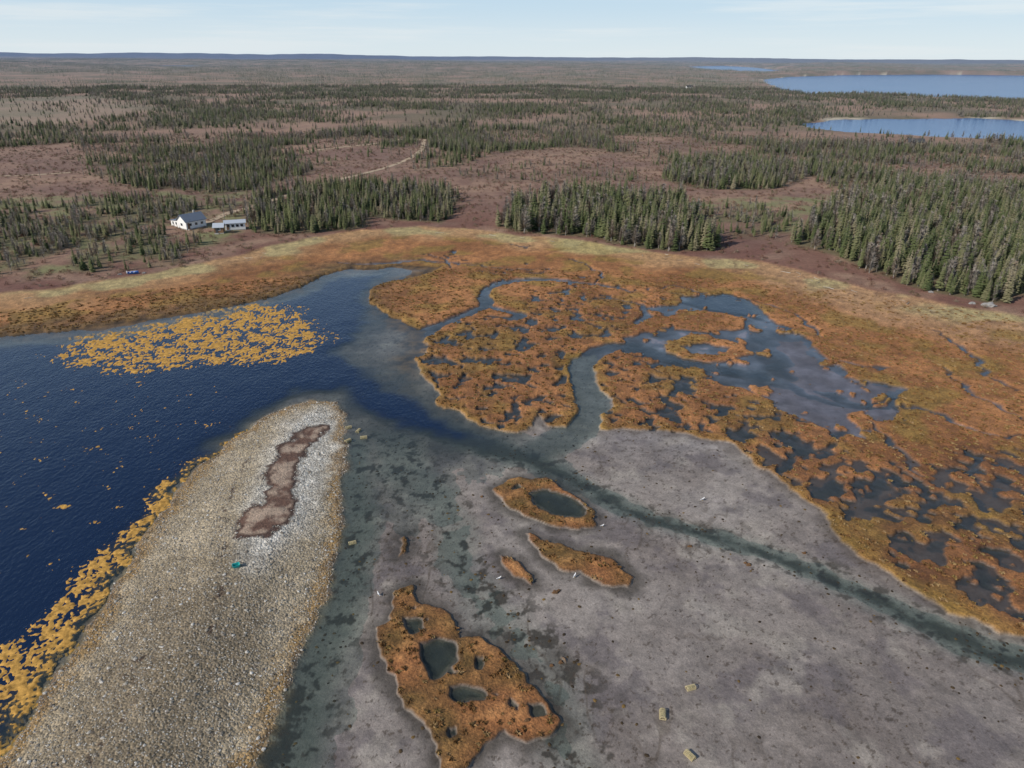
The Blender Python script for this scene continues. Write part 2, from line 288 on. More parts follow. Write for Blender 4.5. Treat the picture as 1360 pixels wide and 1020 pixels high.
        lt=sm(-2,3.5,sdpoly(SPITLIGHT,ax,ay,6)+.8*n3); sc=mix(sc,C(202,198,188)[None],lt*.8)
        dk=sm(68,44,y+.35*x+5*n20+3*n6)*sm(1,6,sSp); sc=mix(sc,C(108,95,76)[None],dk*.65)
        sc=mix(sc,C(144,110,56)[None],sm(2.8,.2,sSp+1.2*n3)*.7)
        sc=mix(sc,C(66,50,36)[None],sm(1.9,.1,sSp+1.3*n3)*sm(-.2,.35,n3+.5*n6)*.8)
        sv=sdpoly(SPITVEG,x+.4*pa+.6*qa+.5*ra,y+.4*pb+.6*qb+.5*rb,5); vg=sm(-.25,.25,sv+1.0*n3)
        sc=mix(sc,mix(C(112,84,70)[None],C(170,148,128)[None],np.clip(.55+1.7*n3+.3*f1,0,1)),vg)
        rimv=sm(-.7,-.1,sv+1.0*n3)*(1-sm(.1,.8,sv+.4*n3)); sc=mix(sc,C(64,40,32)[None],rimv*.9)
        wr=sm(.15,.5,fbm(x,y,1.1,3,90)+.05)*np.maximum(sm(1.0,0,np.abs(sdline(G([(345,600),(318,640),(298,690),(296,730),(300,790),(280,850)]),[0]*6,x+.5*qa,y,8))),sm(1.5,0,-sdline(G([(190,880),(165,940),(150,985),(120,1020)]),[0,0,0,0],x+1*qa,y+1*qb,8)))
        sc=mix(sc,C(58,40,32)[None],wr*.9)
        sc=sc*(1+.14*n3+.1*f1)[:,None]
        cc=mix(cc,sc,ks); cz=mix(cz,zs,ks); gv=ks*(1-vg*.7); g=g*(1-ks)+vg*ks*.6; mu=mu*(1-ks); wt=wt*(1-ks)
        # kelp density
        kd=np.maximum(.84*sm(-6,7,sdpoly(KELPP,ax,ay,8)+2.5*n6),.86*sm(-2.0,2.6,sdpoly(KELPS,ax,ay,8)))
        kd=np.maximum(kd,.25*sm(-6,6,sdpoly(KELPW,ax,ay,10)))
        nk=.62*fbm(x,y,.62,2,95,.7)+.40*fbm(x,y*1.4,6,2,99)+.45*fbm(x,y,1.9,2,93)
        kf=nk-(1.35-1.60*kd**.6)
        kf=np.where(kb>.9,kf,-1); kel[nr]=kf
        col[nr]=cc; z[nr]=cz; grass[nr]=mix(grass[nr],g,np.maximum(mk,ks)); grav[nr]=gv; mud[nr]=mu*mk; wet[nr]=np.clip(wt*mk,0,1)
    return z,np.clip(col,0.004,.95),grass,grav,mud,wet,kel
# ---------------------------------------------------------------- polar survey grid
a=np.concatenate([np.linspace(-180,-56,30)[:-1],np.linspace(-56,-47.5,30)[:-1],np.linspace(-47.5,47.5,1060),np.linspace(47.5,56,30)[1:],np.linspace(56,180,30)[1:]])
dep=np.concatenate([np.linspace(88,55,24)[:-1],np.arange(55,12,-.077),np.arange(12,1.2,-.045)])
rr=H/np.tan(np.radians(dep)); rr=np.concatenate([rr,np.geomspace(rr[-1]*1.02,45000,110)])
A,RR=np.meshgrid(np.radians(a),rr); X=(RR*np.sin(A)).ravel(); Y=(RR*np.cos(A)).ravel(); nr_,nc=RR.shape
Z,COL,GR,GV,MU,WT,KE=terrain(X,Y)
def quads(nr,nc):
    i=np.arange(nr*nc).reshape(nr,nc); return np.stack([i[:-1,:-1],i[:-1,1:],i[1:,1:],i[1:,:-1]],-1).reshape(-1,4)
Q=quads(nr_,nc)
def mesh_from(name,V,Fc,attrs,mat,smooth=True):
    me=bpy.data.meshes.new(name); me.vertices.add(len(V)); me.vertices.foreach_set("co",np.ascontiguousarray(V,np.float32).ravel())
    me.loops.add(Fc.size); me.loops.foreach_set("vertex_index",np.ascontiguousarray(Fc,np.int32).ravel())
    me.polygons.add(len(Fc)); me.polygons.foreach_set("loop_start",np.arange(0,Fc.size,Fc.shape[1],dtype=np.int32))
    me.update(calc_edges=True); me.polygons.foreach_set("use_smooth",np.full(len(Fc),smooth))
    for k,v in attrs.items():
        at=me.attributes.new(k,'FLOAT_COLOR','POINT'); at.data.foreach_set("color",np.ascontiguousarray(v,np.float32).ravel())
    me.materials.append(mat); ob=bpy.data.objects.new(name,me); scene.collection.objects.link(ob); return ob
# ---------------------------------------------------------------- materials
def newmat(n):
    mt=bpy.data.materials.new(n); mt.use_nodes=True; nt=mt.node_tree; nt.nodes.clear()
    out=nt.nodes.new("ShaderNodeOutputMaterial"); return mt,nt,out
def nd(nt,t,**k):
    x=nt.nodes.new(t)
    for a_,b_ in k.items(): setattr(x,a_,b_)
    return x
def mth(nt,op,a_,b_=None,c_=None):
    x=nd(nt,"ShaderNodeMath",operation=op)
    for i,v in enumerate((a_,b_,c_)):
        if v is None: continue
        if isinstance(v,(int,float)): x.inputs[i].default_value=v
        else: nt.links.new(v,x.inputs[i])
    return x.outputs[0]
def vmul(nt,col,fac):
    x=nd(nt,"ShaderNodeVectorMath",operation='SCALE'); nt.links.new(col,x.inputs[0]); nt.links.new(fac,x.inputs[3]); return x.outputs[0]
def noise(nt,vec,sc,det=4,ro=.55):
    x=nd(nt,"ShaderNodeTexNoise"); x.inputs["Scale"].default_value=sc; x.inputs["Detail"].default_value=det; x.inputs["Roughness"].default_value=ro
    nt.links.new(vec,x.inputs["Vector"]); return x.outputs[0]
def cmix(nt,f,a_,b_):
    x=nd(nt,"ShaderNodeMix",data_type='RGBA'); nt.links.new(f,x.inputs[0])
    for i,v in ((6,a_),(7,b_)):
        if isinstance(v,tuple): x.inputs[i].default_value=(*v,1)
        else: nt.links.new(v,x.inputs[i])
    return x.outputs[2]
def ground_mat():
    mt,nt,out=newmat("ground_material"); L=nt.links.new
    pos=nd(nt,"ShaderNodeNewGeometry").outputs["Position"]
    c=nd(nt,"ShaderNodeAttribute",attribute_name="Col").outputs["Color"]; k=nd(nt,"ShaderNodeAttribute",attribute_name="Msk")
    sp=nd(nt,"ShaderNodeSeparateColor"); L(k.outputs["Color"],sp.inputs[0]); gr,gv,mu=sp.outputs; wt=k.outputs["Alpha"]
    nf=noise(nt,pos,3.5,5,.7); nm=noise(nt,pos,.9,4,.65); nfine=noise(nt,pos,11,3,.7)
    g1=mth(nt,'MULTIPLY_ADD',mth(nt,'SUBTRACT',nf,.5),2.6,1.0); g1=mth(nt,'MAXIMUM',g1,.25)
    g2=mth(nt,'MULTIPLY_ADD',mth(nt,'SUBTRACT',nm,.5),1.3,1.0)
    gg=mth(nt,'MULTIPLY',g1,g2)
    vo=nd(nt,"ShaderNodeTexVoronoi"); vo.inputs["Scale"].default_value=3.6; L(pos,vo.inputs["Vector"])
    sv=nd(nt,"ShaderNodeSeparateColor"); L(vo.outputs["Color"],sv.inputs[0])
    v2=mth(nt,'MULTIPLY_ADD',sv.outputs[0],.75,.62); v2=mth(nt,'MULTIPLY',v2,mth(nt,'MULTIPLY_ADD',mth(nt,'SUBTRACT',nfine,.5),1.5,1.0)); v2=mth(nt,'MULTIPLY',v2,mth(nt,'MULTIPLY_ADD',mth(nt,'SUBTRACT',nm,.5),1.1,1.0))
    m1=mth(nt,'MULTIPLY_ADD',mth(nt,'SUBTRACT',nf,.5),1.1,1.0); m1=mth(nt,'MULTIPLY',m1,mth(nt,'MULTIPLY_ADD',mth(nt,'SUBTRACT',nfine,.5),1.1,1.0)); m1=mth(nt,'MULTIPLY',m1,mth(nt,'MULTIPLY_ADD',mth(nt,'SUBTRACT',nm,.5),.8,1.0))
    def mx(f,a_,b_):
        x=nd(nt,"ShaderNodeMix",data_type='FLOAT'); L(f,x.inputs[0])
        for i,v in ((2,a_),(3,b_)):
            if isinstance(v,(int,float)): x.inputs[i].default_value=v
            else: L(v,x.inputs[i])
        return x.outputs[0]
    fac=mx(gv,mx(gr,m1,gg),v2)
    colr=vmul(nt,c,fac)
    b=nd(nt,"ShaderNodeBsdfPrincipled"); L(colr,b.inputs["Base Color"]); L(mx(wt,.95,.30),b.inputs["Roughness"]); b.inputs["Specular IOR Level"].default_value=.45
    bh=mth(nt,'ADD',mth(nt,'MULTIPLY',nf,mx(gr,.09,.45)),mth(nt,'MULTIPLY',mth(nt,'SUBTRACT',1.0,vo.outputs["Distance"]),mth(nt,'MULTIPLY',gv,.16)))
    bp=nd(nt,"ShaderNodeBump"); bp.inputs["Distance"].default_value=1.0; bp.inputs["Strength"].default_value=.8; L(bh,bp.inputs["Height"]); L(bp.outputs[0],b.inputs["Normal"])
    L(b.outputs[0],out.inputs[0]); return mt
def water_mat():
    mt,nt,out=newmat("water_material"); L=nt.links.new
    ge=nd(nt,"ShaderNodeNewGeometry"); pos=ge.outputs["Position"]
    dp=nd(nt,"ShaderNodeAttribute",attribute_name="Dep"); sp=nd(nt,"ShaderNodeSeparateColor"); L(dp.outputs["Color"],sp.inputs[0])
    op=mth(nt,'SUBTRACT',1.0,mth(nt,'POWER',2.718,mth(nt,'MULTIPLY',sp.outputs[0],-1.7)))
    tr=nd(nt,"ShaderNodeBsdfTransparent"); tr.inputs[0].default_value=(.86,.91,.90,1)
    df=nd(nt,"ShaderNodeBsdfDiffuse")
    c0=cmix(nt,sp.outputs[2],(.050,.066,.062),(.008,.020,.054)); c1=cmix(nt,sp.outputs[1],c0,(.055,.165,.40)); L(c1,df.inputs[0])
    b=nd(nt,"ShaderNodeMixShader"); L(op,b.inputs[0]); L(tr.outputs[0],b.inputs[1]); L(df.outputs[0],b.inputs[2])
    mp=nd(nt,"ShaderNodeMapping"); mp.inputs["Scale"].default_value=(1,.55,1); mp.inputs["Rotation"].default_value=(0,0,.5); L(pos,mp.inputs[0])
    n1=noise(nt,mp.outputs[0],1.6,4,.6); n2=noise(nt,mp.outputs[0],.25,2,.5)
    amp=mth(nt,'MULTIPLY_ADD',op,.12,.012)
    h=mth(nt,'MULTIPLY',mth(nt,'ADD',n1,n2),amp)
    bp=nd(nt,"ShaderNodeBump"); bp.inputs["Distance"].default_value=1.0; L(h,bp.inputs["Height"])
    gl=nd(nt,"ShaderNodeBsdfGlossy"); gl.inputs["Roughness"].default_value=.10; gl.inputs[0].default_value=(.9,.95,1,1); L(bp.outputs[0],gl.inputs["Normal"])
    dt=nd(nt,"ShaderNodeVectorMath",operation='DOT_PRODUCT'); L(ge.outputs["Incoming"],dt.inputs[0]); L(bp.outputs[0],dt.inputs[1])
    cs=mth(nt,'ABSOLUTE',dt.outputs["Value"]); fr=mth(nt,'MULTIPLY_ADD',mth(nt,'POWER',mth(nt,'MAXIMUM',mth(nt,'SUBTRACT',1.0,cs),0.0),5.0),.98,.02); fr=mth(nt,'MINIMUM',fr,.38)
    s=nd(nt,"ShaderNodeMixShader"); L(fr,s.inputs[0]); L(b.outputs[0],s.inputs[1]); L(gl.outputs[0],s.inputs[2]); L(s.outputs[0],out.inputs[0]); return mt
def simple(n,c,rough=.8,var=.25,sc=3.0,obj=True,metal=0,spec=.3):
    mt,nt,out=newmat(n); L=nt.links.new
    tc=nd(nt,"ShaderNodeTexCoord").outputs["Object"]; nn=noise(nt,tc,sc,4)
    rgb=nd(nt,"ShaderNodeRGB"); rgb.outputs[0].default_value=(*c,1)
    b=nd(nt,"ShaderNodeBsdfPrincipled"); L(vmul(nt,rgb.outputs[0],mth(nt,'MULTIPLY_ADD',mth(nt,'SUBTRACT',nn,.5),var*2,1.0)),b.inputs["Base Color"])
    b.inputs["Roughness"].default_value=rough; b.inputs["Metallic"].default_value=metal; b.inputs["Specular IOR Level"].default_value=spec
    L(b.outputs[0],out.inputs[0]); return mt
def foliage(n,stops,haze=True,var=.6,sc=1.2):
    mt,nt,out=newmat(n); L=nt.links.new
    oi=nd(nt,"ShaderNodeObjectInfo"); cr=nd(nt,"ShaderNodeValToRGB"); L(oi.outputs["Random"],cr.inputs[0])
    el=cr.color_ramp.elements
    while len(el)<len(stops): el.new(.5)
    for i,(p,c) in enumerate(stops): el[i].position=p; el[i].color=(*c,1)
    tc=nd(nt,"ShaderNodeTexCoord").outputs["Object"]; nn=noise(nt,tc,sc,4,.7)
    c=vmul(nt,cr.outputs[0],mth(nt,'MAXIMUM',mth(nt,'MULTIPLY_ADD',mth(nt,'SUBTRACT',nn,.5),var*2,1.0),.15))
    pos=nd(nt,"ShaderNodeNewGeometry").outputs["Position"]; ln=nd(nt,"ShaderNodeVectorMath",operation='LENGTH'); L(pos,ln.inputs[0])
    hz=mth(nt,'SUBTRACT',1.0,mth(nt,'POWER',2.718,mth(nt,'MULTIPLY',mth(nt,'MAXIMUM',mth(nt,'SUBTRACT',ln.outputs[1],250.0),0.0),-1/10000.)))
    c=cmix(nt,hz,c,(.24,.31,.42))  # painted haze: base colour shifts to pale blue with distance, no volume
    b=nd(nt,"ShaderNodeBsdfPrincipled"); L(c,b.inputs["Base Color"]); b.inputs["Roughness"].default_value=.9; b.inputs["Specular IOR Level"].default_value=.15
    L(b.outputs[0],out.inputs[0]); return mt
MG=ground_mat(); MW=water_mat()
V=np.stack([X,Y,Z],-1)
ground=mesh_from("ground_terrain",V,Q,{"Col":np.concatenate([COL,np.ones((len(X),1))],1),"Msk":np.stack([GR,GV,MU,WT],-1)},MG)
zm=Z[Q].min(1); far=np.hypot(X,Y)
qs=Q[(zm<.03)]
def compact(qs,V,attrs):
    u,inv=np.unique(qs.ravel(),return_inverse=True); return V[u],inv.reshape(qs.shape),{k:v[u] for k,v in attrs.items()}
VW=V.copy(); VW[:,2]=0
Dp=np.clip(-Z,0,5); FarF=sm(400,700,far)
v_,q_,at_=compact(qs,VW,{"Dep":np.stack([Dp,FarF,sm(.15,1.1,Dp),np.ones_like(Dp)],-1)})
water=mesh_from("water",v_,q_,at_,MW)
kz=np.clip(KE*.14,-.1,.06); VK=V.copy(); VK[:,2]=kz
qk=Q[(KE[Q].max(1)>-.1)&(zm<.0)]
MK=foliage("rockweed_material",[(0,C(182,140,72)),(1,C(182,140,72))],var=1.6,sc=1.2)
if len(qk):
    v_,q_,at_=compact(qk,VK,{}); mesh_from("floating_seaweed",v_,q_,at_,MK)
# ---------------------------------------------------------------- vegetation prototypes
def protoc(name): return bpy.data.collections.new(name)
def mk(name,vs,fs,mats,mi,coll):
    me=bpy.data.meshes.new(name); me.from_pydata(vs,[],fs)
    for m_ in mats: me.materials.append(m_)
    me.polygons.foreach_set("material_index",mi); me.update(); o=bpy.data.objects.new(name,me); coll.objects.link(o); return o
def add_trunk(vs,fs,mi,h,r,ox=0,oy=0,n=5,lean=0.0,idx=0):
    b=len(vs)
    for k,(zz,rad) in enumerate(((0,r),(h*.5,r*.6),(h,r*.08))):
        for i in range(n): t=2*math.pi*i/n; vs.append((ox+rad*math.cos(t)+lean*zz,oy+rad*math.sin(t),zz))
    for k in range(2):
        for i in range(n): fs.append((b+k*n+i,b+k*n+(i+1)%n,b+(k+1)*n+(i+1)%n,b+(k+1)*n+i)); mi.append(idx)
def add_spruce(vs,fs,mi,rd,h,Rm,ox=0,oy=0,z0=.1,step=.05,nb=7,ragged=.35,fol=1,tr=True):
    lean=rd.uniform(-.02,.02)
    if tr: add_trunk(vs,fs,mi,h,h*.018,ox,oy,4,lean)
    z=z0*h
    while z<h*.985:
        t=(z/h-z0)/(1-z0); rad=Rm*h*(1-t)**.85*(.55+.45*min(1,t*6+.4)); k=max(3,int(nb*(1-t)**.35))
        ph=rd.uniform(0,6.28)
        for i in range(k):
            if rd.random()<.14: continue
            an=ph+6.283*i/k+rd.uniform(-.3,.3); L=rad*rd.uniform(1-ragged,1+ragged*.6)+.02*h; w=L*rd.uniform(.32,.5)+.01*h
            zz=z+rd.uniform(-.02,.02)*h; dr=L*rd.uniform(.25,.6); ca,sa=math.cos(an),math.sin(an); bx=ox+lean*zz; b=len(vs)
            vs.append((bx,oy,zz+.012*h)); vs.append((bx+ca*L*.55-sa*w,oy+sa*L*.55+ca*w,zz-dr*.75)); vs.append((bx+ca*L*.6,oy+sa*L*.6,zz-dr*.25))
            vs.append((bx+ca*L*.55+sa*w,oy+sa*L*.55-ca*w,zz-dr*.75)); vs.append((bx+ca*L,oy+sa*L,zz-dr*.8+.0*h))
            fs.extend([(b,b+2,b+1),(b,b+3,b+2),(b+1,b+2,b+4),(b+2,b+3,b+4)]); mi.extend([fol]*4)
        z+=step*h*rd.uniform(.8,1.2)
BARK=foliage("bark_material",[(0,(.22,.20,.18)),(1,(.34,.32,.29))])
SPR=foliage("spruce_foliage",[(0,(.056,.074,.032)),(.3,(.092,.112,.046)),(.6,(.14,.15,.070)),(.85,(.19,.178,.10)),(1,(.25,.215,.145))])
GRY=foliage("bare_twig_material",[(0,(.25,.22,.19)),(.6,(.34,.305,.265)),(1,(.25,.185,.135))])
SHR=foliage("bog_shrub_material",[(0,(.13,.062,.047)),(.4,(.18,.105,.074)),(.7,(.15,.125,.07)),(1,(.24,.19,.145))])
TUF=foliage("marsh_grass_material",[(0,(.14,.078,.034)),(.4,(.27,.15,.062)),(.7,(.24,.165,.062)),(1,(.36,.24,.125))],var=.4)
tc=protoc("spruce_prototypes")
for i in range(7):
    rd=random.Random(100+i); vs,fs,mi=[],[],[]
    add_spruce(vs,fs,mi,rd,1.0,rd.uniform(.10,.18),z0=rd.uniform(.04,.2),step=.048,nb=7); mk("spruce_tree_%02d"%i,vs,fs,[BARK,SPR],mi,tc)
for i in range(3):
    rd=random.Random(300+i); vs,fs,mi=[],[],[]
    add_trunk(vs,fs,mi,1.0,.02)
    for j in range(60):
        z=rd.uniform(.15,.92); an=rd.uniform(0,6.28); L=.28*(1-z)+.06; ca,sa=math.cos(an),math.sin(an); b=len(vs); w=.014
        vs.extend([(-sa*w,ca*w,z),(sa*w,-ca*w,z-.01),(ca*L,sa*L,z+L*.5),(ca*L*.6+.05,sa*L*.6,z+L*.8),(ca*L*.6,sa*L*.6+.05,z+L*.2)])
        fs.extend([(b,b+1,b+2),(b,b+1,b+3),(b,b+1,b+4)]); mi.extend([1]*3)
    mk("spruce_tree_bare_%02d"%i,vs,fs,[BARK,GRY],mi,tc)
cc_=protoc("distant_forest_clumps")
for i in range(5):
    rd=random.Random(500+i); vs,fs,mi=[],[],[]
    for j in range(20):
        add_spruce(vs,fs,mi,rd,rd.uniform(4.5,9),.2,rd.uniform(-26,26),rd.uniform(-26,26),z0=.05,step=.16,nb=5,fol=0 if rd.random()<(.85 if i<3 else .3) else 1,tr=False)
    mk("forest_clump_%02d"%i,vs,fs,[SPR,GRY],mi,cc_)
sc_=protoc("shrub_prototypes")
for i in range(4):
    rd=random.Random(700+i); vs,fs,mi=[],[],[]
    for j in range(60):
        an=rd.uniform(0,6.28); rr_=rd.uniform(0,.6); z=rd.uniform(.05,.8)*(1-rr_*.8); s=rd.uniform(.08,.2); b=len(vs); c0=(rr_*math.cos(an),rr_*math.sin(an),z)
        for q in range(3): vs.append(tuple(c0[e]+rd.uniform(-s,s) for e in range(3)))
        fs.append((b,b+1,b+2)); mi.append(0)
    mk("bog_shrub_%02d"%i,vs,fs,[SHR],mi,sc_)
gc_=protoc("grass_tuft_prototypes")
for i in range(4):
    rd=random.Random(900+i); vs,fs,mi=[],[],[]
    for j in range(26):
        an=rd.uniform(0,6.28); L=rd.uniform(.25,.6); h=rd.uniform(.2,.5); w=.07; ca,sa=math.cos(an),math.sin(an); b=len(vs); ox,oy=rd.uniform(-.2,.2),rd.uniform(-.2,.2)
        vs.extend([(ox-sa*w,oy+ca*w,-.05),(ox+sa*w,oy-ca*w,-.05),(ox+ca*L*.5,oy+sa*L*.5,h),(ox+ca*L,oy+sa*L,h*.5)])
        fs.extend([(b,b+1,b+2),(b+1,b+3,b+2)]); mi.extend([0,0])
    mk("marsh_tuft_%02d"%i,vs,fs,[TUF],mi,gc_)
def scatter(name,P,S,pick,coll,seed=1):
    me=bpy.data.meshes.new(name); n=len(P); me.vertices.add(n); me.vertices.foreach_set("co",np.ascontiguousarray(P,np.float32).ravel())
    r_=np.random.default_rng(seed)
    at=me.attributes.new("scl",'FLOAT_VECTOR','POINT'); at.data.foreach_set("vector",np.ascontiguousarray(S,np.float32).ravel())
    rot=np.stack([r_.normal(0,.03,n),r_.normal(0,.03,n),r_.uniform(0,6.28,n)],-1)
    at=me.attributes.new("rt",'FLOAT_VECTOR','POINT'); at.data.foreach_set("vector",rot.astype(np.float32).ravel())
    at=me.attributes.new("pick",'INT','POINT'); at.data.foreach_set("value",np.ascontiguousarray(pick,np.int32))
    ob=bpy.data.objects.new(name,me); scene.collection.objects.link(ob)
    ng=bpy.data.node_groups.new(name+"_scatter",'GeometryNodeTree'); ng.interface.new_socket("Geometry",in_out='INPUT',socket_type='NodeSocketGeometry'); ng.interface.new_socket("Geometry",in_out='OUTPUT',socket_type='NodeSocketGeometry')
    gi=ng.nodes.new("NodeGroupInput"); go=ng.nodes.new("NodeGroupOutput"); ip=ng.nodes.new("GeometryNodeInstanceOnPoints"); ci=ng.nodes.new("GeometryNodeCollectionInfo")
    ci.inputs[0].default_value=coll; ci.inputs[1].default_value=True; ci.inputs[2].default_value=True
    ng.links.new(gi.outputs[0],ip.inputs["Points"]); ng.links.new(ci.outputs[0],ip.inputs["Instance"]); ip.inputs["Pick Instance"].default_value=True
    for nm,ty,sk in (("pick",'INT',"Instance Index"),("scl",'FLOAT_VECTOR',"Scale"),("rt",'FLOAT_VECTOR',"Rotation")):
        na=ng.nodes.new("GeometryNodeInputNamedAttribute"); na.data_type=ty; na.inputs[0].default_value=nm; ng.links.new(na.outputs[0],ip.inputs[sk])
    ng.links.new(ip.outputs[0],go.inputs[0]); md=ob.modifiers.new("scatter",'NODES'); md.node_group=ng; return ob
def cand(r0,r1,per,azm=50):
    n=int(math.radians(2*azm)/2*(r1*r1-r0*r0)/per); r=np.sqrt(rng.uniform(r0*r0,r1*r1,n)); t=np.radians(rng.uniform(-azm,azm,n)); return r*np.sin(t),r*np.cos(t)
def zat(x,y): return terrain(x,y)[0]
for nm,r0,r1,per,sd in (("spruce_forest",200,620,3.2,1),("spruce_forest",620,1700,13,2)):
    x,y=cand(r0,r1,per); d,h=treeD(x,y); k=rng.uniform(0,1,len(x))<d; x,y,h,d=x[k],y[k],h[k],d[k]
    z=zat(x,y); k=z>.3; x,y,h,z,d=x[k],y[k],h[k],z[k],d[k]; n=len(x)
    hh=h*rng.uniform(.4,1.2,n)*(1 if r0<600 else 1.05); wx=rng.uniform(.8,1.3,n)*(1 if r0<600 else 1.2)
    bz=np.clip(.5+fbm(x,y,45,2,201)*1.2,0,1)
    pick=rng.integers(0,7,n); bare=rng.uniform(0,1,n)<np.where(d<.7,.18+.45*bz,.10+.12*bz); pick=np.where(bare,rng.integers(7,10,n),pick)
    scatter(nm,np.stack([x,y,z-.1],-1),np.stack([hh*wx,hh*wx,hh],-1),pick,tc,sd); print("TREES",n)
x,y=cand(1700,9500,1500,46); d,h=treeD(x,y); k=rng.uniform(0,1,len(x))<np.clip(d*1.5,0,1); x,y=x[k],y[k]; z=zat(x,y); k=z>.6; x,y,z=x[k],y[k],z[k]; n=len(x)
s=rng.uniform(.8,1.2,n); scatter("distant_forest",np.stack([x,y,z-.3],-1),np.stack([s,s,s],-1),rng.integers(0,5,n),cc_,3); print("CLUMPS",n)
x,y=cand(185,650,5.5,50); d,h=treeD(x,y); mm=sdpoly(MARSH,x,y,10); k=(mm<-.5)&(rng.uniform(0,1,len(x))<(.75-.5*d)*np.clip(.6+fbm(x,y,15,2,77),.1,1)); x,y=x[k],y[k]; z=zat(x,y); k=z>.4; x,y,z=x[k],y[k],z[k]; n=len(x)
s=rng.uniform(.4,1.4,n); scatter("bog_shrubs",np.stack([x,y,z],-1),np.stack([s*1.3,s*1.3,s],-1),rng.integers(0,4,n),sc_,4); print("SHRUBS",n)
x,y=cand(42,215,.6,50); t=terrain(x,y); k=(t[2]>.8)&(t[0]>.22)&(t[0]<.75)&(t[3]<.1); lum=t[1].sum(1); k&=rng.uniform(0,1,len(x))<.42*sm(.78,.45,lum)+.10; x,y,z=x[k],y[k],t[0][k]; n=len(x)
s=rng.uniform(.3,.8,n); scatter("marsh_grass",np.stack([x,y,z-.02],-1),np.stack([s,s,s*.8],-1),rng.integers(0,4,n),gc_,5); print("TUFTS",n)
RK=simple("boulder_rock",(.26,.25,.24),.9,.4,1.5); RW=simple("weedy_rock",(.12,.065,.03),.9,.4,3)
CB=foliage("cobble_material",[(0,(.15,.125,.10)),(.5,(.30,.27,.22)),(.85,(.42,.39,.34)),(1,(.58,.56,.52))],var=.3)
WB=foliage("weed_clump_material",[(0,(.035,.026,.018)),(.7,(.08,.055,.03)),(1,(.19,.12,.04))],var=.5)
def stones(cn,mat,k0):
    c_=protoc(cn)
    for i in range(3):
        bm=bmesh.new(); bmesh.ops.create_icosphere(bm,subdivisions=1,radius=1); rd=random.Random(i+k0)
        for v in bm.verts: v.co*=rd.uniform(.7,1.2); v.co.z*=.6
        me=bpy.data.meshes.new("%s_%d"%(cn,i)); bm.to_mesh(me); bm.free(); me.materials.append(mat); c_.objects.link(bpy.data.objects.new("%s_%d"%(cn,i),me))
    return c_
rc_=stones("cobble_prototypes",CB,50); wc_=stones("weed_clump_prototypes",WB,80)
n=60000; x=rng.uniform(-75,-10,n); y=rng.uniform(40,122,n); k=sdpoly(SPIT,x,y,5)>-.8; x,y=x[k],y[k]; t=terrain(x,y); k=(t[3]>.5); x,y,z=x[k],y[k],t[0][k]; n=len(x)
s=rng.uniform(.05,.12,n)*(1+1.2*(rng.uniform(0,1,n)>.95)); scatter("beach_cobbles",np.stack([x,y,z],-1),np.stack([s,s*.9,s],-1),rng.integers(0,3,n),rc_,6); print("COBBLES",n)
# stones and rockweed clumps littering the flat, thicker along the channels
n=26000; x=rng.uniform(-35,110,n); y=rng.uniform(42,135,n); t=terrain(x,y); dn=np.maximum(np.maximum(sm(-6,0,sdline(M1,M1W,x,y,8)),sm(-6,0,sdline(M2,M2W,x,y,8))),sm(-5,0,sdline(M3,M3W,x,y,8)))
dn=.03+.30*dn*sm(-.1,.5,fbm(x,y,6,2,150)); k=(t[4]>.9)&(t[2]<.1)&(t[0]>-.3)&(t[0]<.2)&(rng.uniform(0,1,n)<dn); x,y,z=x[k],y[k],t[0][k]; n=len(x)
s=rng.uniform(.06,.20,n); scatter("mudflat_rockweed_clumps",np.stack([x,y,z],-1),np.stack([s*1.4,s*1.1,s*.7],-1),rng.integers(0,3,n),wc_,8); print("WEEDS",n)
# driftwood wrack along the upper marsh edge
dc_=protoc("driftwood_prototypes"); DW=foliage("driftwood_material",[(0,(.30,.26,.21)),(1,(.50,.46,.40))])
for i in range(3):
    rd=random.Random(40+i); vs,fs=[],[]; n_=6
    for k_ in range(6):
        xx=-1+2*k_/5; rad=.06*(1-.5*k_/5); ox=.08*math.sin(k_*1.3+i)
        for j in range(n_): t_=6.283*j/n_; vs.append((xx,ox+rad*math.cos(t_),rad+rad*math.sin(t_)))
    fs=[(k_*n_+j,k_*n_+(j+1)%n_,(k_+1)*n_+(j+1)%n_,(k_+1)*n_+j) for k_ in range(5) for j in range(n_)]+[tuple(range(n_)),tuple(30+j for j in range(n_-1,-1,-1))]
    mk("driftwood_%d"%i,vs,fs,[DW],[0]*len(fs),dc_)
x,y=cand(150,300,6,48); mm=sdpoly(MARSH,x,y,12); k=(mm>.5)&(mm<9)&(rng.uniform(0,1,len(x))<np.where(x>40,.22,.05)); x,y=x[k],y[k]; z=zat(x,y); n=len(x); s=rng.uniform(.5,1.7,n)
scatter("driftwood",np.stack([x,y,z+.05],-1),np.stack([s,s,s],-1),rng.integers(0,3,n),dc_,9); print("DRIFT",n)
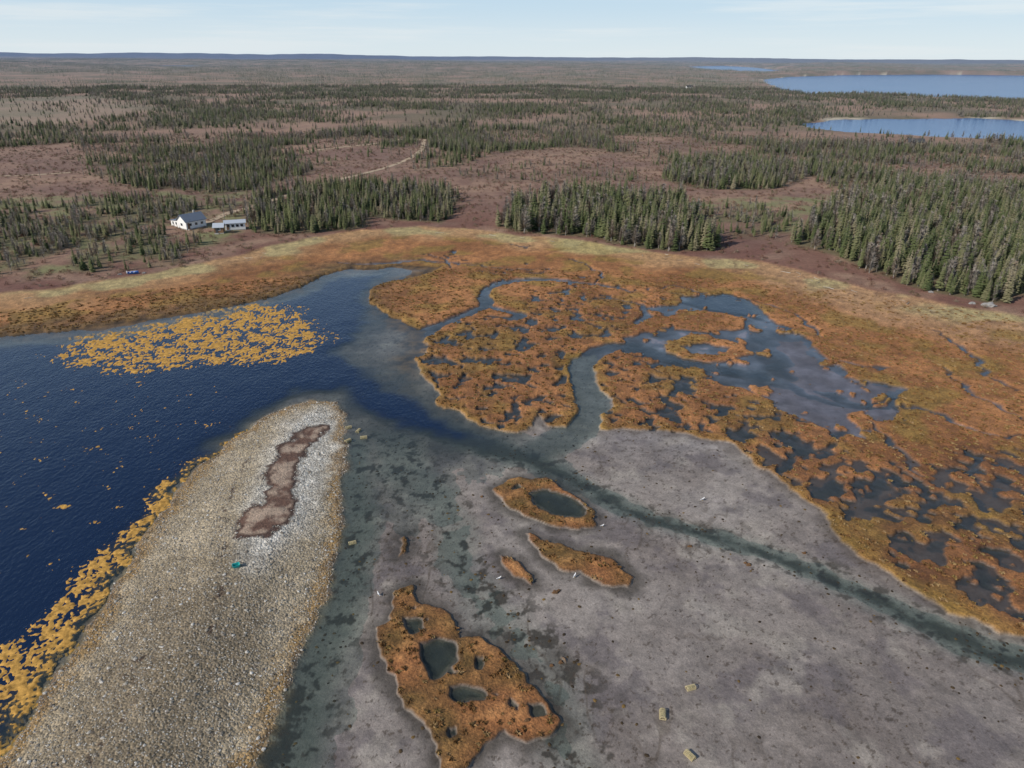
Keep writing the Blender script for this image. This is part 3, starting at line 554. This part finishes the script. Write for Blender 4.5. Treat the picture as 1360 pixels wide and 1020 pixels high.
# ---------------------------------------------------------------- dirt tracks
MR=simple("dirt_track_material",C(176,156,132),.95,.3,.6)
def dens(w,step):
    o=[]
    for i in range(len(w)-1):
        a_=np.array(w[i]); b_=np.array(w[i+1]); k=max(1,int(np.hypot(*(b_-a_))/step))
        for j in range(k): o.append(a_+(b_-a_)*j/k)
    o.append(np.array(w[-1])); o=np.array(o)
    for _ in range(6): o[1:-1]=(o[:-2]+2*o[1:-1]+o[2:])/4
    return o
for w,hw in ROADS:
    p=dens(w,2.5); t=np.gradient(p,axis=0); t/=np.hypot(t[:,0],t[:,1])[:,None]+1e-9; nn_=np.stack([-t[:,1],t[:,0]],-1)
    cols=[]; 
    for c in np.linspace(-1,1,5): q=p+nn_*c*hw*(1+.15*perlin(p[:,0]/5,p[:,1]/5,3))[:,None]; cols.append(q)
    g_=np.stack(cols,1); xx=g_[...,0].ravel(); yy=g_[...,1].ravel(); zz=zat(xx,yy)+.10
    qd=quads(len(p),5)[:,::-1]; mesh_from("dirt_track",np.stack([xx,yy,zz],-1),qd,{},MR)
# ---------------------------------------------------------------- buildings and props
def link(o,parent=None):
    scene.collection.objects.link(o)
    if parent: o.parent=parent
    return o
def empty(name,loc,rz=0):
    e=bpy.data.objects.new(name,None); e.location=loc; e.rotation_euler=(0,0,rz); scene.collection.objects.link(e); return e
def part(name,parent,vs,fs,mat,smooth=False):
    me=bpy.data.meshes.new(name); me.from_pydata(vs,[],fs); me.materials.append(mat); me.update()
    if smooth: me.polygons.foreach_set("use_smooth",[True]*len(me.polygons))
    return link(bpy.data.objects.new(name,me),parent)
def boxv(x0,x1,y0,y1,z0,z1): return [(x0,y0,z0),(x1,y0,z0),(x1,y1,z0),(x0,y1,z0),(x0,y0,z1),(x1,y0,z1),(x1,y1,z1),(x0,y1,z1)]
BF=[(0,3,2,1),(4,5,6,7),(0,1,5,4),(1,2,6,5),(2,3,7,6),(3,0,4,7)]
def box(name,parent,b,mat): return part(name,parent,boxv(*b),BF,mat)
WHITE=simple("white_siding",(.78,.78,.76),.6,.05); ROOFG=simple("grey_shingles",(.16,.19,.24),.85,.3,2); ROOFW=simple("metal_roof",(.42,.46,.52),.5,.1); BROWN=simple("brown_boards",(.20,.12,.07),.85,.3)
GLASS=simple("window_glass",(.03,.04,.05),.1,.1,spec=.6); TRIM=simple("white_trim",(.8,.8,.8),.5,.03); CONC=simple("concrete",(.35,.34,.32),.9,.2); DARK=simple("dark_shingles",(.06,.06,.065),.9,.3)
def house(name,px,rz,L,W,h,rh,wm,rm,wins=3,chim=False):
    x,y=G([px])[0]; z=float(zat(np.array([x]),np.array([y]))[0]); e=empty(name,(x,y,z),rz)
    l,w=L/2,W/2
    box("foundation",e,(-l-.05,l+.05,-w-.05,w+.05,-.6,.25),CONC)
    vs=[(-l,-w,.25),(l,-w,.25),(l,w,.25),(-l,w,.25),(-l,-w,h),(l,-w,h),(l,w,h),(-l,w,h),(-l,0,h+rh),(l,0,h+rh)]
    part("walls",e,vs,[(0,1,5,4),(2,3,7,6),(1,2,6,9,5),(3,0,4,8,7)],wm)
    o=.4; s=rh/w
    for sg,nm in ((-1,"roof_front"),(1,"roof_back")):
        ye=sg*(w+o); ze=h-o*s; vs=[(-l-o,ye,ze+.03),(l+o,ye,ze+.03),(l+o,0,h+rh+.03),(-l-o,0,h+rh+.03)]; vs+=[(a_,b_,c_+.16) for a_,b_,c_ in vs]
        part(nm,e,vs,BF,rm)
    for i in range(wins):
        xx=-l+L*(i+.75)/(wins+.5)
        box("window_frame_%d"%i,e,(xx-.6,xx+.6,-w-.06,-w-.003,1.1,2.2),TRIM); box("window_pane_%d"%i,e,(xx-.48,xx+.48,-w-.085,-w-.062,1.2,2.1),GLASS)
    box("door",e,(-l+.5,-l+1.4,-w-.07,-w-.004,.27,2.3),BROWN if wm is not BROWN else DARK)
    box("gable_window_frame",e,(-l-.06,-l-.003,-.7,.7,1.1,2.2),TRIM); box("gable_window",e,(-l-.085,-l-.062,-.58,.58,1.2,2.1),GLASS)
    if chim: box("chimney",e,(l*.4,l*.4+.6,.3,.9,h,h+rh+.9),CONC)
    box("step",e,(-l+.3,-l+1.6,-w-1.0,-w-.09,-.4,.22),CONC)
    return e
e=house("white_house",(257,309),math.radians(55),8.0,5.6,2.9,2.1,WHITE,ROOFG,3,True)
wv=[(-3.6,3.0,.2),(-.4,3.0,.2),(-.4,7.6,.2),(-3.6,7.6,.2),(-3.6,3.0,2.6),(-.4,3.0,2.6),(-.4,7.6,2.2),(-3.6,7.6,2.2)]
part("wing_walls",e,wv,BF,WHITE); part("wing_roof",e,[(-3.9,2.85,2.66),(-.1,2.85,2.66),(-.1,7.9,2.23),(-3.9,7.9,2.23),(-3.9,2.85,2.8),(-.1,2.85,2.8),(-.1,7.9,2.37),(-3.9,7.9,2.37)],BF,ROOFG)
for k,yy in enumerate((4.2,6.2)): box("wing_window_%d"%k,e,(-3.66,-3.604,yy-.4,yy+.4,1.0,1.9),GLASS)
house("white_cottage",(314,310),math.radians(20),7.0,3.4,2.6,.7,WHITE,ROOFW,4)
house("wooden_shed",(293,315),math.radians(10),3.2,2.6,2.4,1.0,BROWN,ROOFW,1)
house("distant_cabin",(1213,199),math.radians(-10),11,7,3,2.2,BROWN,DARK,3)
house("distant_farmhouse",(915,120),0,12,8,4,3,WHITE,DARK,3)
def zz_(x,y): return float(zat(np.array([x]),np.array([y]))[0])
x,y=G([(178,367)])[0]; e=empty("beached_skiff",(x,y,zz_(x,y)+.05),.3)
BL=simple("blue_hull",(.05,.15,.45),.4,.1); 
vs=[];secs=[(-1.5,.6,.5),(-.8,.7,.55),(0,.75,.57),(.8,.55,.65),(1.5,.05,.8)]
for xx,hw,hh in secs: vs+=[(xx,-hw,hh),(xx,-hw*.6,.05),(xx,hw*.6,.05),(xx,hw,hh)]
fs=[(i*4+j,i*4+j+1,i*4+j+5,i*4+j+4) for i in range(4) for j in range(3)]+[(0,3,2,1)]
part("hull",e,vs,fs,BL); 
for k,xx in enumerate((-.8,.2)): box("thwart_%d"%k,e,(xx-.15,xx+.15,-.62,.62,.40,.45),TRIM)
box("gunwale",e,(-1.5,.8,.70,.78,.58,.64),TRIM); box("outboard_motor",e,(-1.8,-1.52,-.15,.15,.2,.95),TRIM)
POLE=simple("pole_wood",(.22,.19,.16),.9,.3)
for px in ((113,240),(56,244),(520,212),(516,238),(560,200),(300,300)):
    x,y=G([px])[0]; e=empty("utility_pole",(x,y,zz_(x,y)))
    vs,fs,mi=[],[],[]; add_trunk(vs,fs,mi,9,.16,n=8)
    part("pole",e,vs,fs,POLE); box("crossarm",e,(-1.1,1.1,-.07,.07,8.2,8.36),POLE)
    for k in (-.95,0,.95): box("insulator",e,(k-.05,k+.05,-.05,.05,8.362,8.55),CONC)
LATH=simple("weathered_lath",(.50,.42,.24),.85,.3,6); NET=simple("trap_mesh",(.28,.27,.14),.9,.3)
def trap(px,rz,s=1.0):
    x,y=G([px])[0]; e=empty("lobster_trap",(x,y,zz_(x,y)+.0),rz); e.scale=(s,s,s)
    vs=[];fs=[]
    def bx(*b):
        o=len(vs); vs.extend(boxv(*b)); fs.extend([tuple(o+i for i in f) for f in BF])
    for yy in np.linspace(-.3,.3,5): bx(-.6,.6,yy-.035,yy+.035,.0,.04)
    for xx in (-.6,0,.6):
        for i in range(9):
            t0=math.pi*i/8; cy,cz=.32*math.cos(t0),.12+.34*math.sin(t0); bx(xx-.02,xx+.02,cy-.06,cy+.06,cz-.03,cz+.03)
        bx(xx-.022,xx+.022,-.33,.33,.045,.09)
    part("frame",e,vs,fs,LATH); vs=[];fs=[]
    for i in range(11):
        t0=math.pi*i/10; cy,cz=.36*math.cos(t0),.12+.38*math.sin(t0)
        bx(-.62,.62,cy-.028,cy+.028,cz-.012,cz+.012)
    part("laths",e,vs,fs,LATH)
    vs=[(-.3,.25*math.cos(i*.7),.2+.2*math.sin(i*.7)) for i in range(9)]+[(.3,.1*math.cos(i*.7),.25+.08*math.sin(i*.7)) for i in range(9)]
    part("netting_funnel",e,vs,[(i,(i+1)%9,9+(i+1)%9,9+i) for i in range(9)],NET)
    box("ballast",e,(-.25,.25,-.12,.12,.045,.14),CONC)
for px,rz,s in (((917,915),.3,.8),((880,951),1.4,.9),((916,1005),2.2,.85),((463,568),.5,.85),((476,572),1.3,.85),((483,581),.2,.95),((468,721),.4,.8),((462,586),.9,.9)): trap(px,rz,s)
GW=simple("gull_white",(.8,.8,.8),.7,.05); GG=simple("gull_grey",(.35,.37,.40),.7,.05); GY_=simple("gull_bill",(.7,.45,.05),.6,.05)
def gull(px,rz,s=1.0):
    x,y=G([px])[0]; e=empty("gull",(x,y,max(0,zz_(x,y))),rz); e.scale=(s,s,s)
    secs=[(-.26,.02,.24),(-.18,.05,.25),(-.05,.10,.26),(.08,.10,.28),(.16,.06,.34),(.19,.045,.40),(.22,.055,.45),(.26,.045,.46),(.29,.015,.45)]
    n=8; vs=[(xx,rr_*math.cos(6.283*i/n),zz+rr_*math.sin(6.283*i/n)) for xx,rr_,zz in secs for i in range(n)]
    fs=[(k*n+i,k*n+(i+1)%n,(k+1)*n+(i+1)%n,(k+1)*n+i) for k in range(len(secs)-1) for i in range(n)]+[tuple(range(n-1,-1,-1)),tuple((len(secs)-1)*n+i for i in range(n))]
    part("body",e,vs,fs,GW,True)
    part("bill",e,[(.29,-.012,.45),(.29,.012,.45),(.29,0,.465),(.36,0,.445)],[(0,1,3),(1,2,3),(2,0,3)],GY_)
    part("tail",e,[(-.22,-.04,.25),(-.22,.04,.25),(-.38,.06,.23),(-.38,-.06,.23)],[(0,1,2,3)],GW)
    for sg in (-1,1):
        part("wing",e,[(.1,sg*.09,.33),(.0,sg*.115,.27),(-.15,sg*.09,.24),(-.36,sg*.03,.25),(-.12,sg*.04,.345)],[(0,1,2,3,4)],GG)
        box("leg",e,(-.005,.008,sg*.04-.006,sg*.04+.006,0,.2),GY_); part("foot",e,[(-.01,sg*.04,.006),(.07,sg*.04-.03,.004),(.07,sg*.04+.03,.004)],[(0,1,2)],GY_)
for px,rz,s in (((933,665),.4,1.1),((503,791),2.2,1.0),((763,767),1.0,1.1),((800,700),.2,.9),((663,770),.3,1)): gull(px,rz,s)
TQ=simple("turquoise_plastic",(.03,.38,.36),.5,.1); x,y=G([(316,764)])[0]; e=empty("plastic_fish_tub",(x,y,zz_(x,y)),.5)
vs=[];L0=[(.32,.22,0),(.42,.30,.42),(.46,.34,.42),(.46,.34,.38),(.38,.26,.40),(.29,.19,.05)]
for a_,b_,c_ in L0: vs+=[(-a_,-b_,c_),(a_,-b_,c_),(a_,b_,c_),(-a_,b_,c_)]
fs=[]
for A_,B_ in ((0,1),(1,3),(3,2),(2,4),(4,5)): fs+=[(A_*4+i,A_*4+(i+1)%4,B_*4+(i+1)%4,B_*4+i) for i in range(4)]
fs+=[(3,2,1,0),(20,21,22,23)]; part("tub",e,vs,fs,TQ)
def rock(px,s,name="boulder",mt=RK):
    bm=bmesh.new(); bmesh.ops.create_icosphere(bm,subdivisions=3,radius=1); rx=random.uniform(0,50)
    for v in bm.verts:
        k=1+.45*float(perlin(np.array([v.co.x*1.2+rx]),np.array([v.co.y*1.2+v.co.z*.9]))[0])+.12*float(perlin(np.array([v.co.x*4+rx]),np.array([v.co.y*4+v.co.z*3]))[0]); v.co*=k; v.co.z*=.6
    me=bpy.data.meshes.new(name); bm.to_mesh(me); bm.free(); me.materials.append(mt); o=bpy.data.objects.new(name,me); x,y=G([px])[0]; o.location=(x,y,max(-.05,zz_(x,y))); o.scale=(s,s*random.uniform(.7,1),s); scene.collection.objects.link(o)
for px,s in (((1312,410),1.6),((1290,407),.8),((160,368),.6),((192,366),.5),((1235,392),.7)): rock(px,s)
for px,s in (((995,751),.35),((990,748),.25),((738,787),.42),((742,785),.25),((1068,735),.3),((745,880),.3),((733,884),.25),((700,960),.3),((916,726),.3),((640,660),.25)): rock(px,s,"weed_covered_rock",RW)
# ---------------------------------------------------------------- light
EL=math.radians(33); AZ=math.radians(238)
w=bpy.data.worlds.new("World"); scene.world=w; w.use_nodes=True; nt=w.node_tree; bg=nt.nodes["Background"]
sky=nt.nodes.new("ShaderNodeTexSky"); sky.sky_type='NISHITA'; sky.sun_disc=False; sky.sun_elevation=EL; sky.sun_rotation=AZ; sky.air_density=1.0; sky.dust_density=.5; sky.ozone_density=1.5; sky.altitude=60
gz=nt.nodes.new("ShaderNodeTexCoord"); sx=nt.nodes.new("ShaderNodeSeparateXYZ"); nt.links.new(gz.outputs["Generated"],sx.inputs[0])
def mr(src,a0,a1,b0,b1):
    x=nt.nodes.new("ShaderNodeMapRange"); x.interpolation_type='SMOOTHSTEP'; nt.links.new(src,x.inputs[0])
    for i,v in enumerate((a0,a1,b0,b1)): x.inputs[i+1].default_value=v
    return x.outputs[0]
hzf=mr(sx.outputs[2],.02,.38,.92,0.0)
mp=nt.nodes.new("ShaderNodeMapping"); mp.inputs["Scale"].default_value=(1.5,1.5,30); nt.links.new(gz.outputs["Generated"],mp.inputs[0])
ns=noise(nt,mp.outputs[0],1.8,6,.6); st=mr(ns,.45,.68,0,.7)
h1=cmix(nt,mr(sx.outputs[2],0,.07,0,1),(6.3,7.2,7.7),(4.8,6.3,7.6))
h2=cmix(nt,st,h1,(6.8,7.4,7.8))
h3=cmix(nt,hzf,sky.outputs[0],h2)
nt.links.new(h3,bg.inputs[0]); bg.inputs[1].default_value=.113
s=bpy.data.lights.new("sun",'SUN'); s.energy=4.2; s.angle=math.radians(.5); s.color=(1,.93,.83); so=bpy.data.objects.new("sun",s); scene.collection.objects.link(so)
d=Vector((math.sin(AZ)*math.cos(EL),math.cos(AZ)*math.cos(EL),math.sin(EL))); so.rotation_euler=d.to_track_quat('Z','Y').to_euler()
scene.view_settings.view_transform='Standard'; scene.view_settings.look='None'; scene.view_settings.exposure=0
print("VERTS",len(X))
